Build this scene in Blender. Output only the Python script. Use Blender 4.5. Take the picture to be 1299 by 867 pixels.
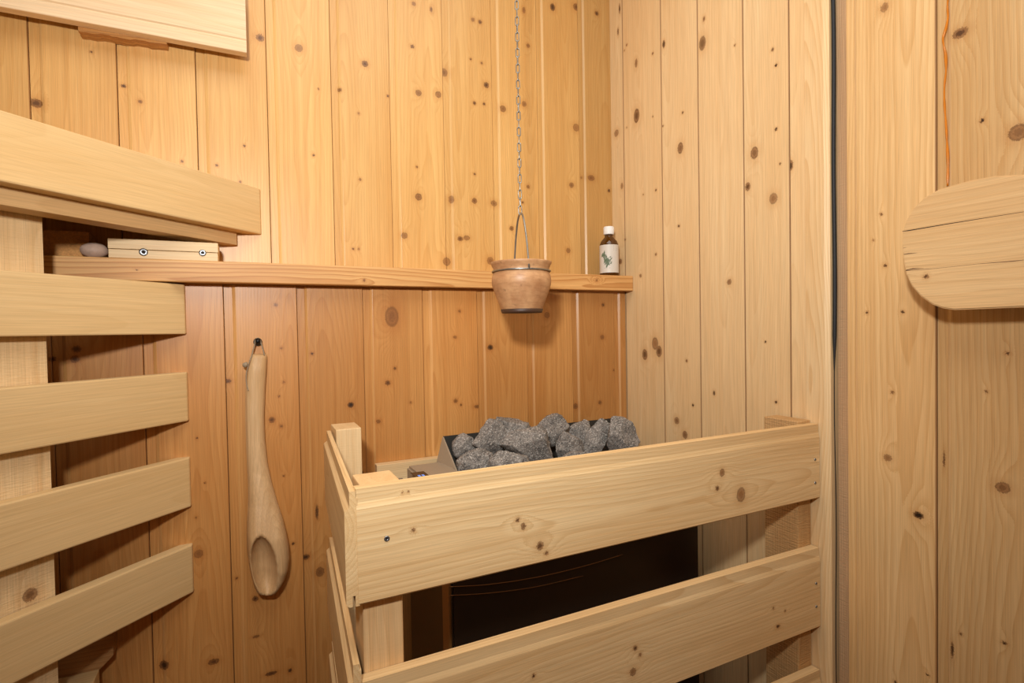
import bpy, bmesh, math, random
from mathutils import Vector, Matrix, noise

# ------------------------------------------------------------------ camera, light, exposure
E = 0.95                                   # eye height above the floor
F, CX, CY = 685.64, 649.5, 433.5           # focal length and centre in photo pixels
YAW, PITCH, ROLL = math.radians(26.009), math.radians(1.194), math.radians(-0.999)
sc = bpy.context.scene
for o in list(bpy.data.objects): bpy.data.objects.remove(o)
C = sc.collection
fw = Vector((math.sin(YAW)*math.cos(PITCH), math.cos(YAW)*math.cos(PITCH), -math.sin(PITCH)))
r0 = Vector((math.cos(YAW), -math.sin(YAW), 0)); d0 = -r0.cross(fw)
rt = math.cos(ROLL)*r0 - math.sin(ROLL)*d0
dn = math.cos(ROLL)*d0 + math.sin(ROLL)*r0
EYE = Vector((0, 0, E))
cam = bpy.data.cameras.new('camera'); cam.sensor_width = 36; cam.lens = F/1299*36; cam.clip_start = 0.01
co = bpy.data.objects.new('camera', cam); C.objects.link(co)
M = Matrix((rt, -dn, -fw)).transposed().to_4x4(); M.translation = EYE
co.matrix_world = M; sc.camera = co

sc.view_settings.view_transform = 'Standard'; sc.view_settings.look = 'None'
sc.view_settings.gamma = 1; sc.view_settings.use_curve_mapping = False
sc.view_settings.exposure = 0.0
sc.cycles.max_bounces = 6; sc.cycles.diffuse_bounces = 3; sc.cycles.glossy_bounces = 3; sc.cycles.adaptive_threshold = .025
w = bpy.data.worlds.new('world'); sc.world = w; w.use_nodes = True
w.node_tree.nodes['Background'].inputs[0].default_value = (1, .93, .84, 1)
w.node_tree.nodes['Background'].inputs[1].default_value = 0.10

def area(name, loc, target, size, power, col):
    l = bpy.data.lights.new(name, 'AREA'); l.size = size; l.energy = power; l.color = col
    o = bpy.data.objects.new(name, l); C.objects.link(o); o.location = loc
    o.rotation_euler = (Vector(target)-Vector(loc)).to_track_quat('-Z', 'Y').to_euler()
    return o
area('flash_head', (-.12, -.04, E+.28), (.36, .85, E+.38), .07, 6.5, (1, .985, .945)).data.spread = math.radians(130)
area('ceiling_bounce', (.16, .16, E+1.10), (.16, .20, E), 1.0, 11.2, (.98, 1.0, .95))

# ------------------------------------------------------------------ pixel helpers
def ray(x, y): return rt*((x-CX)/F) + dn*((y-CY)/F) + fw
def onY(x, y, Y): r = ray(x, y); return EYE + r*(Y/r.y)
def onX(x, y, X): r = ray(x, y); return EYE + r*(X/r.x)
def onZ(x, y, z): r = ray(x, y); return EYE + r*((z-E)/r.z)
def onP(x, y, P, n): r = ray(x, y); return EYE + r*((P-EYE).dot(n)/r.dot(n))

XR = 0.82                                  # right wall plane
YU, YL, YS = 1.101, 1.0504, 1.0216         # upper back wall, lower back wall, ledge front
ZC, ZF = E+1.15, 0.0                       # ceiling, floor

# ------------------------------------------------------------------ mesh helpers
def empty(name, loc):
    o = bpy.data.objects.new(name, None); C.objects.link(o); o.location = loc; o.empty_display_size = .05
    return o
WM = {}
def wm(o): return WM.get(o.name, Matrix.Translation(o.location))
def link(name, me, mat, parent=None, m=None, smooth=False):
    o = bpy.data.objects.new(name, me); C.objects.link(o)
    m = m or Matrix()
    if mat is not None and len(me.materials) == 0: me.materials.append(mat)
    if parent is not None:
        o.parent = parent; o.matrix_parent_inverse = Matrix(); o.matrix_basis = wm(parent).inverted() @ m
    else: o.matrix_basis = m
    WM[o.name] = m.copy()
    if smooth:
        for p in me.polygons: p.use_smooth = True
    return o
def from_bm(name, bm, mat, parent=None, m=None, smooth=False):
    me = bpy.data.meshes.new(name); bmesh.ops.recalc_face_normals(bm, faces=bm.faces); bm.to_mesh(me); bm.free()
    return link(name, me, mat, parent, m, smooth)
def tag(o, label, cat=None, group=None, kind=None):
    o['label'] = label
    if cat: o['category'] = cat
    if group: o['group'] = group
    if kind: o['kind'] = kind
    return o
def frame(origin, ex, ey, ez):
    m = Matrix((Vector(ex), Vector(ey), Vector(ez))).transposed().to_4x4(); m.translation = Vector(origin); return m
def prism(prof, L, x0=None, x1=None):
    bm = bmesh.new(); n = len(prof)
    a = [bm.verts.new((x0(y, z) if x0 else 0, y, z)) for y, z in prof]
    b = [bm.verts.new((x1(y, z) if x1 else L, y, z)) for y, z in prof]
    bm.faces.new(a); bm.faces.new(b[::-1])
    for i in range(n):
        j = (i+1) % n; bm.faces.new((a[i], b[i], b[j], a[j]))
    return bm
def box_bm(sx, sy, sz, bev=0.0, seg=2, mitre0=0, mitre1=0):
    """box 0..sx, 0..sy, -sz..0 (face at z=0); mitre shifts the ends with depth"""
    prof = [(0, 0), (sy, 0), (sy, -sz), (0, -sz)]
    bm = prism(prof, sx, lambda y, z: mitre0*z, lambda y, z: sx+mitre1*z)
    if bev:
        bmesh.ops.recalc_face_normals(bm, faces=bm.faces)
        bmesh.ops.bevel(bm, geom=list(bm.edges), offset=bev, segments=seg, affect='EDGES', profile=.5)
    return bm
def bar(name, p0, p1, mat, parent=None, bev=.0015):
    """axis aligned box between corners"""
    lo = Vector([min(a, b) for a, b in zip(p0, p1)]); hi = Vector([max(a, b) for a, b in zip(p0, p1)]); s = hi-lo
    bm = bmesh.new(); bmesh.ops.create_cube(bm, size=1)
    for v in bm.verts: v.co = Vector((v.co.x*s.x, v.co.y*s.y, v.co.z*s.z))
    if bev: bmesh.ops.bevel(bm, geom=list(bm.edges), offset=bev, segments=2, affect='EDGES')
    return from_bm(name, bm, mat, parent, Matrix.Translation((lo+hi)/2))
def tube_bm(pts, rad, seg=8, closed=False, bm=None):
    bm = bm or bmesh.new(); pts = [Vector(p) for p in pts]; n = len(pts); rings = []
    up = None
    for i, p in enumerate(pts):
        a = pts[(i-1) % n] if closed or i > 0 else p; b = pts[(i+1) % n] if closed or i < n-1 else p
        t = (b-a).normalized()
        if up is None: up = t.orthogonal().normalized()
        up = (up - t*up.dot(t)).normalized(); s = t.cross(up)
        r = rad[i] if isinstance(rad, (list, tuple)) else rad
        rings.append([bm.verts.new(p + (up*math.cos(k*2*math.pi/seg) + s*math.sin(k*2*math.pi/seg))*r) for k in range(seg)])
    m = n if closed else n-1
    for i in range(m):
        A, B = rings[i], rings[(i+1) % n]
        for k in range(seg): bm.faces.new((A[k], A[(k+1) % seg], B[(k+1) % seg], B[k]))
    if not closed: bm.faces.new(rings[0][::-1]); bm.faces.new(rings[-1])
    return bm
def lathe_bm(prof, seg=48, a0=0, a1=2*math.pi):
    bm = bmesh.new(); full = abs(a1-a0-2*math.pi) < 1e-6; n = seg if full else seg+1; cols = []
    for k in range(n):
        a = a0+(a1-a0)*k/seg
        cols.append([bm.verts.new((r*math.cos(a), r*math.sin(a), z)) for r, z in prof])
    for k in range(seg):
        A, B = cols[k], cols[(k+1) % n]
        for i in range(len(prof)-1): bm.faces.new((A[i], B[i], B[i+1], A[i+1]))
    bmesh.ops.remove_doubles(bm, verts=bm.verts, dist=1e-6)
    return bm
def smooth_pts(P, n=8):
    out = []; P = [Vector(p) for p in P]
    for i in range(len(P)-1):
        a, b, c, d = P[max(i-1, 0)], P[i], P[i+1], P[min(i+2, len(P)-1)]
        for k in range(n):
            t = k/n; out.append(.5*((2*b)+(c-a)*t+(2*a-5*b+4*c-d)*t*t+(3*b-a-3*c+d)*t**3))
    out.append(P[-1]); return out

# ------------------------------------------------------------------ materials
def lin(c):
    f = lambda v: v/12.92 if v <= .04045 else ((v+.055)/1.055)**2.4
    return tuple(f(v/255) for v in c)+(1,)
class NT:
    def __init__(s, t): s.t = t
    def n(s, ty, **kw):
        x = s.t.nodes.new(ty)
        for k, v in kw.items(): setattr(x, k, v)
        return x
    def set(s, sock, v):
        if hasattr(v, 'is_output') or isinstance(v, bpy.types.NodeSocket): s.t.links.new(v, sock)
        else: sock.default_value = v
    def math(s, op, a, b=0.0, c=None):
        x = s.n('ShaderNodeMath', operation=op); s.set(x.inputs[0], a); s.set(x.inputs[1], b)
        if c is not None: s.set(x.inputs[2], c)
        return x.outputs[0]
    def vmath(s, op, a, b):
        x = s.n('ShaderNodeVectorMath', operation=op); s.set(x.inputs[0], a); s.set(x.inputs[1], b)
        return x.outputs['Value'] if op in ('LENGTH', 'DOT_PRODUCT') else x.outputs[0]
    def mr(s, v, a, b, c, d, kind='LINEAR'):
        x = s.n('ShaderNodeMapRange', interpolation_type=kind)
        for i, q in enumerate((v, a, b, c, d)): s.set(x.inputs[i], q)
        return x.outputs[0]
    def noise(s, vec, scale=1.0, detail=2.0, rough=.5):
        x = s.n('ShaderNodeTexNoise'); s.set(x.inputs['Vector'], vec); x.inputs['Scale'].default_value = scale
        x.inputs['Detail'].default_value = detail; x.inputs['Roughness'].default_value = rough
        return x.outputs['Fac']
    def mix(s, f, a, b, blend='MIX'):
        x = s.n('ShaderNodeMix', data_type='RGBA', blend_type=blend); s.set(x.inputs[0], f); s.set(x.inputs[6], a); s.set(x.inputs[7], b)
        return x.outputs[2]
def knot_group():
    g = bpy.data.node_groups.new('knot_field', 'ShaderNodeTree'); I = g.interface
    for nm, ty in (('Vector', 'NodeSocketVector'), ('Center', 'NodeSocketVector'), ('Scale', 'NodeSocketVector'), ('Bend', 'NodeSocketVector')):
        I.new_socket(nm, in_out='INPUT', socket_type=ty)
    for nm in ('Core', 'Rim', 'Halo', 'Deflect'): I.new_socket(nm, in_out='OUTPUT', socket_type='NodeSocketFloat')
    k = NT(g); gi = k.n('NodeGroupInput'); go = k.n('NodeGroupOutput')
    d = k.vmath('SUBTRACT', gi.outputs[0], gi.outputs[1])
    q = k.vmath('LENGTH', k.vmath('MULTIPLY', d, gi.outputs[2]), (0, 0, 0))
    b = k.vmath('LENGTH', k.vmath('MULTIPLY', d, gi.outputs[3]), (0, 0, 0))
    g.links.new(k.mr(q, 1.22, .40, 0, 1, 'SMOOTHSTEP'), go.inputs[0])
    g.links.new(k.math('MULTIPLY', k.mr(q, .55, .95, 0, 1, 'SMOOTHSTEP'), k.mr(q, 1.2, .95, 0, 1, 'SMOOTHSTEP')), go.inputs[1])
    g.links.new(k.mr(q, 2.9, .8, 0, 1, 'SMOOTHSTEP'), go.inputs[2])
    g.links.new(k.mr(b, 1.0, 0.0, 0, 1, 'SMOOTHSTEP'), go.inputs[3])
    return g
KG = knot_group()
SEED = [11]
def wood(name, light, late, ringw=.0045, contrast=.75, knots=(), tone=1.0, rough=.48, spec=.35, sawn=0.0, fibre=.16, z0=None, yc=None, W=.11, stain=.0, wav=1.0, edge=None, joint=None):
    """sawn timber: growth rings cut by the board (grain along local x), fibres, knots at given local spots"""
    rnd = random.Random(SEED[0]*7+3); SEED[0] += 1
    m = bpy.data.materials.new(name); m.use_nodes = True; t = m.node_tree; k = NT(t); bs = t.nodes['Principled BSDF']
    P = k.n('ShaderNodeTexCoord').outputs['Object']
    off = (rnd.uniform(-50, 50), rnd.uniform(-50, 50), rnd.uniform(-50, 50))
    sx = k.n('ShaderNodeSeparateXYZ'); t.links.new(P, sx.inputs[0]); x, y, z = sx.outputs
    PO = k.vmath('ADD', P, off)
    nA = k.noise(k.vmath('MULTIPLY', PO, (1.7, 2.0, 2.0)), 1, 1)
    nB = k.noise(k.vmath('MULTIPLY', PO, (1.1, .8, .8)), 1.0, 1)
    nC = k.noise(k.vmath('MULTIPLY', PO, (9, 45, 45)), 1, 1)
    nF = k.noise(k.vmath('MULTIPLY', PO, (14, 900, 900)), 1, 2, .6)
    nM = k.noise(k.vmath('MULTIPLY', PO, (.9, 85, 30)), 1, 3, .65)
    nT = k.noise(k.vmath('MULTIPLY', PO, (2.2, 9, 9)), 1, 2)
    yc = rnd.uniform(.1, .9)*W if yc is None else yc
    z0 = rnd.uniform(.018, .05) if z0 is None else z0
    yy = k.math('SUBTRACT', k.math('ADD', y, k.math('MULTIPLY', k.math('SUBTRACT', nA, .5), .045*wav)), yc)
    zz = k.math('ADD', k.math('SUBTRACT', z, z0), k.math('MULTIPLY', k.math('SUBTRACT', nB, .5), .09*wav))
    r = k.math('SQRT', k.math('ADD', k.math('MULTIPLY', yy, yy), k.math('MULTIPLY', zz, zz)))
    core = rim = halo = dark = inn = None
    if knots:
        nz = k.n('ShaderNodeTexNoise'); t.links.new(k.vmath('MULTIPLY', PO, (120, 120, 120)), nz.inputs['Vector']); nz.inputs['Detail'].default_value = 2
        PK = k.vmath('ADD', P, k.vmath('MULTIPLY', k.vmath('SUBTRACT', nz.outputs['Color'], (.5, .5, .5)), (.0062, .0052, 0)))
    for kn in knots:
        kx, ky, kr = kn[:3]; asp = kn[3] if len(kn) > 3 else 1.0; dk = kn[4] if len(kn) > 4 else 0.0; bend = kn[5] if len(kn) > 5 else 1.0
        kr = max(kr*.80, .0009); kw_ = rnd.uniform(.72, 1.0)
        g = k.n('ShaderNodeGroup', node_tree=KG); t.links.new(PK, g.inputs[0]); g.inputs[1].default_value = (kx, ky, 0)
        g.inputs[2].default_value = (1/(kr*asp), 1/kr, 0); g.inputs[3].default_value = (1/(kr*7+.006), 1/(kr*3.2+.002), 0)
        c, ri, ha, de = g.outputs; c = k.math('MULTIPLY', c, kw_); ri = k.math('MULTIPLY', ri, kw_*(rnd.uniform(.2, .6) if kr < .0034 else rnd.uniform(.75, 1.2)))
        r = k.math('ADD', r, k.math('MULTIPLY', de, rnd.choice((-1, 1))*min(kr*1.8, .010)*bend))
        core = c if core is None else k.math('MAXIMUM', core, c)
        rim = ri if rim is None else k.math('MAXIMUM', rim, ri)
        ha = k.math('MULTIPLY', ha, .30); halo = ha if halo is None else k.math('MAXIMUM', halo, ha)
        sm = k.math('MULTIPLY', k.math('POWER', c, 3.0), 1.0 if kr < .0045 else (.85 if kr < .009 else .45)); inn = sm if inn is None else k.math('MAXIMUM', inn, sm)
        dd = k.math('MULTIPLY', c, dk); dark = dd if dark is None else k.math('MAXIMUM', dark, dd)
    ph = k.math('ADD', k.math('DIVIDE', r, ringw), k.math('MULTIPLY', nC, .9))
    saw = k.math('FRACT', ph)
    ring = k.math('MULTIPLY', k.math('POWER', saw, 2.2), k.mr(saw, .93, 1.0, 1, 0, 'SMOOTHSTEP'))
    ring = k.math('MULTIPLY', ring, contrast)
    lt = lin(light); lt = tuple(min(1, v*tone) for v in lt[:3])+(1,)
    la = lin(late); la = tuple(min(1, v*tone) for v in la[:3])+(1,)
    midc = tuple(a*.55+b*.45 for a, b in zip(lt, la))
    c = k.mix(k.mr(nM, .34, .70, 0, 1.0), lt, midc)
    c = k.mix(ring, c, la)
    c = k.mix(k.mr(nT, .38, .72, 0, .38+stain), c, tuple(v*q for v, q in zip(la, (1.02, .95, .82, 1))))
    if edge:  # highlight on the worn chamfer, painted in as a paler band
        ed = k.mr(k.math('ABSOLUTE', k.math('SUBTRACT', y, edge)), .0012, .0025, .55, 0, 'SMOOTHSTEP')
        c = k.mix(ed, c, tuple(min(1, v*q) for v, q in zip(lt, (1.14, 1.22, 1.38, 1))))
    if joint:                              # grime that has settled in the tongue and groove joint
        c = k.mix(k.mr(y, joint-.0014, joint-.0006, 0, .75, 'SMOOTHSTEP'), c, lin((138, 92, 54)))
    fb = k.mr(nF, .25, .75, 1-fibre, 1+fibre*.55)
    cc = k.n('ShaderNodeCombineColor'); [t.links.new(fb, cc.inputs[i]) for i in range(3)]
    c = k.mix(1.0, c, cc.outputs[0], 'MULTIPLY')
    if core is not None:
        c = k.mix(halo, c, tuple(v*q for v, q in zip(la, (.80, .62, .45, 1))))
        kc = k.mix(k.noise(PO, 420, 1), lin((112, 66, 34)), lin((170, 112, 62)))
        kc = k.mix(inn, kc, lin((54, 28, 14)))
        c = k.mix(k.math('MULTIPLY', core, .95), c, kc)
        c = k.mix(k.math('MULTIPLY', rim, .7), c, lin((82, 44, 20)))
        c = k.mix(dark, c, lin((24, 17, 13)))
    t.links.new(c, bs.inputs['Base Color'])
    bs.inputs['Roughness'].default_value = rough; bs.inputs['Specular IOR Level'].default_value = spec
    h = k.math('ADD', k.math('MULTIPLY', nF, .5), k.math('MULTIPLY', ring, -.6))
    if sawn:
        wv = k.noise(k.vmath('MULTIPLY', PO, (420, 60, 60)), 1, 2)
        h = k.math('ADD', h, k.math('MULTIPLY', wv, 3.0*sawn))
    bp = k.n('ShaderNodeBump'); bp.inputs['Strength'].default_value = .22 + .5*sawn; bp.inputs['Distance'].default_value = .0006
    t.links.new(h, bp.inputs['Height']); t.links.new(bp.outputs[0], bs.inputs['Normal'])
    return m
def plain(name, col, rough=.5, metal=0.0, spec=.5, var=.12, vs=60, bump=0.0, **kw):
    m = bpy.data.materials.new(name); m.use_nodes = True; t = m.node_tree; k = NT(t); bs = t.nodes['Principled BSDF']
    P = k.n('ShaderNodeTexCoord').outputs['Object']; n = k.noise(P, vs, 3)
    a = lin(col); lo = tuple(v*(1-var) for v in a[:3])+(1,); hi = tuple(min(1, v*(1+var)) for v in a[:3])+(1,)
    t.links.new(k.mix(n, lo, hi), bs.inputs['Base Color'])
    bs.inputs['Roughness'].default_value = rough; bs.inputs['Metallic'].default_value = metal; bs.inputs['Specular IOR Level'].default_value = spec
    for a_, v in kw.items(): bs.inputs[a_.replace('_', ' ')].default_value = v
    if bump:
        b = k.n('ShaderNodeBump'); b.inputs['Strength'].default_value = bump; b.inputs['Distance'].default_value = .001
        t.links.new(k.noise(P, vs*4, 3), b.inputs['Height']); t.links.new(b.outputs[0], bs.inputs['Normal'])
    return m
MET = plain('zinc_wire', (150, 148, 142), .35, .85, var=.2, vs=200)
STEEL_SCREW = plain('screw_steel', (150, 156, 162), .3, .9)
DARK = plain('dark_hole', (22, 16, 12), .8)
BLACK = plain('black_rubber', (24, 27, 30), .6, var=.3, vs=300)
CORD = plain('leather_cord', (150, 132, 108), .8, var=.25, vs=400)

# wood tones
UP = ((228, 182, 114), (198, 142, 72)); LO = ((210, 154, 90), (176, 114, 54)); RI = ((238, 208, 160), (218, 178, 126))
GU = ((238, 208, 158), (208, 166, 110)); SL = ((226, 194, 142), (208, 172, 118)); ST = ((234, 206, 160), (210, 172, 122))
SHF = ((230, 182, 118), (178, 118, 60)); OLD = ((150, 98, 50), (112, 68, 30)); DO = ((232, 196, 142), (200, 152, 92))

# ------------------------------------------------------------------ knots seen in the photograph (pixel x, y, radius, aspect, dark)
K_UP = [(330,48,5.5),(379,61,5.5),(463,81,4.5),(431,114,3),(455,144,2),(563.5,91,6),(531,118,4.5),(556,120,4.5),(523,59,2.8),(492,122,2),(617,108,4.2),(602,131,2.8),
 (614,132,2.4),(638,138,4.8),(665,132,4),(664.5,13,2.6,1.8),(670,58,3),(701,9,4.2,1.3,.6),(731,9,5.2),(757,17,3.4),(731,162,5.5),(725,235,4),(750,226,6,.7),(738.5,225,2),(772.5,242,2.4,1,.5),
 (531,250,5),(573,253,4,1.4),(602,255,4.2),(627,258,5.5,.8),(457,228,2.4),(529,212,1.8),(602,221,2.2),(513,299,4.6),(584,303,4.5,.8),(592,302,5,.7),(567,332,6.2),(622,331,5.5),(721,318,3.6),
 (649,290,3.4),(597,75,2),(611,80,2.2),(609,28,3),(600,25,3),(398,197,2),(310,185,2.2),(404,113,1.6),(448,316,2),(455,316,2),(305,231,2),(45,130,8,.8,.25),(231,205,2.4,1,.4),(275,210,2,1,.4),
 (116,66,2),(178,129,3),(156,108,3.5,.8),(670,237,2.6),(663,257,2.2),(525,5,3),(547,12,2.4,2)]
K_LO = [(350,387,3),(497,402,10,1.5,0,3.5),(694,400,4.4),(622,441,4.6,.9,.85),(577,428,3,.8),(583,395,2.6),(578,509,3.2),(585,514,2),(606,516,6,.45,.4),(731,516,4.2),(764,428,3.4),(765,387,2.8),(779,470,2),
 (97,443,6,.8,.7),(95,456,5.5),(345,533,4.5),(357,541,3),(492,486,3.6),(396,449,2.4),(357,442,2.2),(360,485,2.2),(354,503,1.8),(406,726,6,1.2,.3),(388,708,6,.7,.5),(252,703,6),
 (271,840,7,.6),(344,855,8,.35,.4),(325,808,5,.4,.3),(368,851,3,1,.5),(289,484,4.5,.7),(445,514,4.6,.9,1),(458,600,3.2,.9,1),(402,650,2.4,5,.8),(480,535,3),(521,511,2),(761,511,3),
 (208,845,6,1.2,.5),(344,730,4,1,.4),(324,760,4),(300,735,2.4),(372,690,2.4),(250,556,1.6),(66,456,4,1,.3),(360,604,1.8),(260,613,1.5,1,.4),(249,657,1.5,1,.4),(501,467.5,2.4,1,.5)]
K_RI = [(863,188,5.5,1.5),(891,55,6.5,1.6,.55),(893,24,2.6,1.6),(842,56,3,1.9,.6),(932,57.5,2),(980,63,2.6,1,.6),(984.5,83,2.8,1,.5),(984.5,164,2.6,1,.6),(957,194,6.5,1.4),(948.5,237,4.6,1.4),(981,252,6.8,1.2),
 (989.5,208,1.8,1,.4),(861,287,2.4,1,.2),(925,358,4.2),(866,143,2,1.2),(841,160,2,.8),(828,68,2.2),(828,148,1.5),(807.5,147,6,1.7),(782,169,5),(795,162,1.6),(807,80,3,2),(795,57,1.8),(792,64,1.6),(832,241.5,2,1,.3),
 (789,236,3,1.5),(793,304,2,1,.3),(787,332,4),(832,323,2.2),(812.5,350,2.6),(816,247,1.6),(831,436,6.5,1.4),(836,446,6,1.4),(818,450,5.6,1.4),(871,458,2.4),(879,514.5,2.2,1.2,.5),(906,499,2.4,1.6,.7),
 (971,434,1.8,1,.7),(984.5,510.5,2.6,1,.6),(858.5,534,5.2),(869,552,4.8,1.2),(1003,210,4,2),(786,11,2,4),(784,40,2,3)]
K_DO = [(1122,9.5,5.5,1.2),(1218,42,10,.75),(1246,153,3,1,.5),(1292,168,12,1.0),(1118,272,2.4,1,.3),(1108,305,1.8),(1123,337,2.8,1,.5),(1100,397,2.4),(1145,396,2.6,1,.5),(1132,498,2.8,1,.3),(1126,581,5.6,.9),
 (1165,654,7,.75,.9),(1272,619,9,.9),(1278,448.5,3,.8),(1251,497,2.4),(1196,583,1.6,8,.5),(1208,825,2,6,.7),(1219,805,2.4,1,.3),(1274,816.5,3.4,.8,.5),(1177,857,2.6,.6,.6),(1136,866,2.4,1,.5)]
def px2m(P): return (P-EYE).dot(fw)/F

def face_prof(W, T=.0145, strip=.0115, step=.0042, ch=.0045, edge=.0012):
    return [(0, -step), (strip, -step), (strip+ch, -.0002), (strip+ch+.0008, 0), (W-edge, 0), (W, -edge), (W, -T), (0, -T)]
def plank_row(parent, name, joints, u0, u1, mk, klist, project, z_lo, z_hi, tones, ex_ey_ez, origin, strip, step, tonejit, seed, **wk):
    """vertical boards on a wall; joints are offsets along ey"""
    ex, ey, ez = ex_ey_ez; rnd = random.Random(seed); L = z_hi-z_lo
    pts = []
    for kn in klist:
        P = project(kn[0], kn[1]); s = px2m(P); pts.append((P, kn[2]*s)+tuple(kn[3:]))
    for i in range(len(joints)-1):
        a, b = joints[i], joints[i+1]; W = b-a-(.0007 if strip > 0 else .0014)
        O = Vector(origin)+Vector(ey)*a; O.z = z_hi
        m = frame(O, ex, ey, ez); mi = m.inverted(); ks = []
        for q in pts:
            l = mi @ q[0]
            if -.002 < l.y < W+.002 and 0 < l.x < L and q[0].z > z_lo: ks.append((l.x, l.y, q[1])+tuple(q[2:]))
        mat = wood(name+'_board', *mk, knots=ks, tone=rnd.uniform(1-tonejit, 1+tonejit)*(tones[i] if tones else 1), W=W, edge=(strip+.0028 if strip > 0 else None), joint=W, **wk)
        prof = face_prof(W, strip=strip, step=step) if strip > 0 else face_prof(W, strip=.0001, step=.0006, ch=.0004, edge=.0005)
        bm = prism(prof, L)
        from_bm('plank', bm, mat, parent, m)

# ------------------------------------------------------------------ room shell
XL, YB = -1.02, -.95
def slab(name, p0, p1, mat, label, cat):
    o = bar(name, p0, p1, mat, None, 0); tag(o, label, cat, kind='structure'); return o
bk = plain('dark_batten_gap', (138, 88, 46), .8)
flo = plain('floor_boards', (84, 60, 40), .6, var=.2, vs=12)
cei = wood('ceiling_wood', *UP, knots=())
wall = slab('wall_back', (XL-.05, YU+.0146, 0), (XR+.08, YU+.06, ZC), bk, 'back wall of vertical knotty pine boards, darker below the ledge', 'wall')
wl_lower = bar('lower_backing', (XL, YL+.0146, .02), (XR-.002, YU-.0002, E+.085), bk, wall, 0)
wr = slab('wall_right', (XR+.0146, .50, 0), (XR+.08, YU+.0146, ZC), bk, 'right wall of pale vertical pine boards behind the heater guard', 'wall')
slab('floor', (XL-.05, YB-.05, -.05), (XR+.08, YU+.06, 0), flo, 'brown boarded sauna floor', 'floor')
slab('ceiling', (XL-.05, YB-.05, ZC), (XR+.08, YU+.06, ZC+.05), cei, 'pine sauna ceiling', 'ceiling')
lw = wood('left_wall_wood', *LO); slab('wall_left', (XL-.05, YB, 0), (XL, YU+.0146, ZC), lw, 'left sauna wall of pine behind the bench', 'wall')
slab('wall_front', (XL, YB-.05, 0), (XR+.08, YB, ZC), lw, 'pine sauna wall opposite the heater', 'wall')

# upper back boards: equal pitch in X
pit = .1036*YU; x_first = -.2714*YU
j = [x_first+pit*i for i in range(-7, 11)]; j = [v for v in j if v > XL+.01 and v < XR-.03]; j = [XL+.001]+j+[XR+.012]
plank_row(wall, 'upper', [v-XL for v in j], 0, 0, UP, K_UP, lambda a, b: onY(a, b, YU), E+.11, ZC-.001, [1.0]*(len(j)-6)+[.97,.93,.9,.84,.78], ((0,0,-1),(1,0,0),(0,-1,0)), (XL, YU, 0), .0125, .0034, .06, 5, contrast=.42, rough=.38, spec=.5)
pit = .1116*YL; x_first = -.1328*YL-.0135
j = [x_first+pit*i for i in range(-8, 9)]; j = [v for v in j if v > XL+.01 and v < XR-.03]; j = [XL+.001]+j+[XR-.001]
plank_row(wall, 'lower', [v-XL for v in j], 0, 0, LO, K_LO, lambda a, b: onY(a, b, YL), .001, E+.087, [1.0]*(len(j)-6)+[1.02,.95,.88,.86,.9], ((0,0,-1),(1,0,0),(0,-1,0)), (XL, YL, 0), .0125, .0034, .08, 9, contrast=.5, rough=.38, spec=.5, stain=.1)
# right wall boards, from the corner towards the door
rr = [(YU+.0002)/XR, 1.2809, 1.1202, .9907, .8572, .7443, .7040]
j = [YU-v*XR for v in rr]
plank_row(wr, 'right', j, 0, 0, RI, K_RI, lambda a, b: onX(a, b, XR), .001, ZC-.001, None, ((0,0,-1),(0,-1,0),(-1,0,0)), (XR, YU, 0), 0, 0, .03, 21, contrast=.42, rough=.5, spec=.3)

# door casing
cs = wood('casing_wood', *RI, ringw=.0035, contrast=.95, W=.04)
y0, y1 = .7065*XR, .658*XR
prof = [(0, -.03), (0, .006), (.0012, .0075), (y0-y1-.0075, .0075), (y0-y1, .0035), (y0-y1, -.03)]
o = from_bm('trim_1', prism(prof, ZC-.002), cs, None, frame((XR, y0, ZC-.001), (0,0,-1), (0,-1,0), (-1,0,0)))
tag(o, 'pale pine casing strip between right wall and door', 'trim', kind='structure')

# door
YD0, YD1 = .652*XR, -.18
door = tag(bar('door_1', (XR+.0150, YD1, .005), (XR+.05, YD0, ZC-.06), bk, None, 0), 'pine plank sauna door with a wide wooden paddle handle', 'door', kind='structure')
yst = .6304*XR
stile = wood('stile_wood', (206, 172, 134), (164, 126, 90), sawn=.6, ringw=.003)
from_bm('stile', box_bm(ZC-.066, YD0-yst+.012, .008, .0004), stile, door, frame((XR+.006, YD0, ZC-.062), (0,0,-1), (0,-1,0), (-1,0,0)))
bm = bmesh.new()
ys = .6565*XR
pts = [Vector((XR+.001 - .0006*math.sin(zz*9), ys-.0022+.0008*math.sin(zz*17), zz)) for zz in [ .3+i*(ZC-.37)/60 for i in range(61)]]
rad = [.0030 if p.z > E-.02 else max(.0007, .0030-(E-.02-p.z)*.05) for p in pts]
from_bm('seal', tube_bm(pts, rad, 8), BLACK, door, smooth=True)['label'] = 'black rubber door seal'
dj = [yst, .4842*XR, .4842*XR-.126, .4842*XR-.252, .4842*XR-.378, YD1]
plank_row(door, 'door', [yst-v for v in dj], 0, 0, DO, K_DO, lambda a, b: onX(a, b, XR), .006, ZC-.061, [1.03, .86, .93, .95, 1], ((0,0,-1),(0,-1,0),(-1,0,0)), (XR, yst, 0), .0115, .003, .0, 33, ringw=.0055, contrast=.6, rough=.45, spec=.38)
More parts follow.
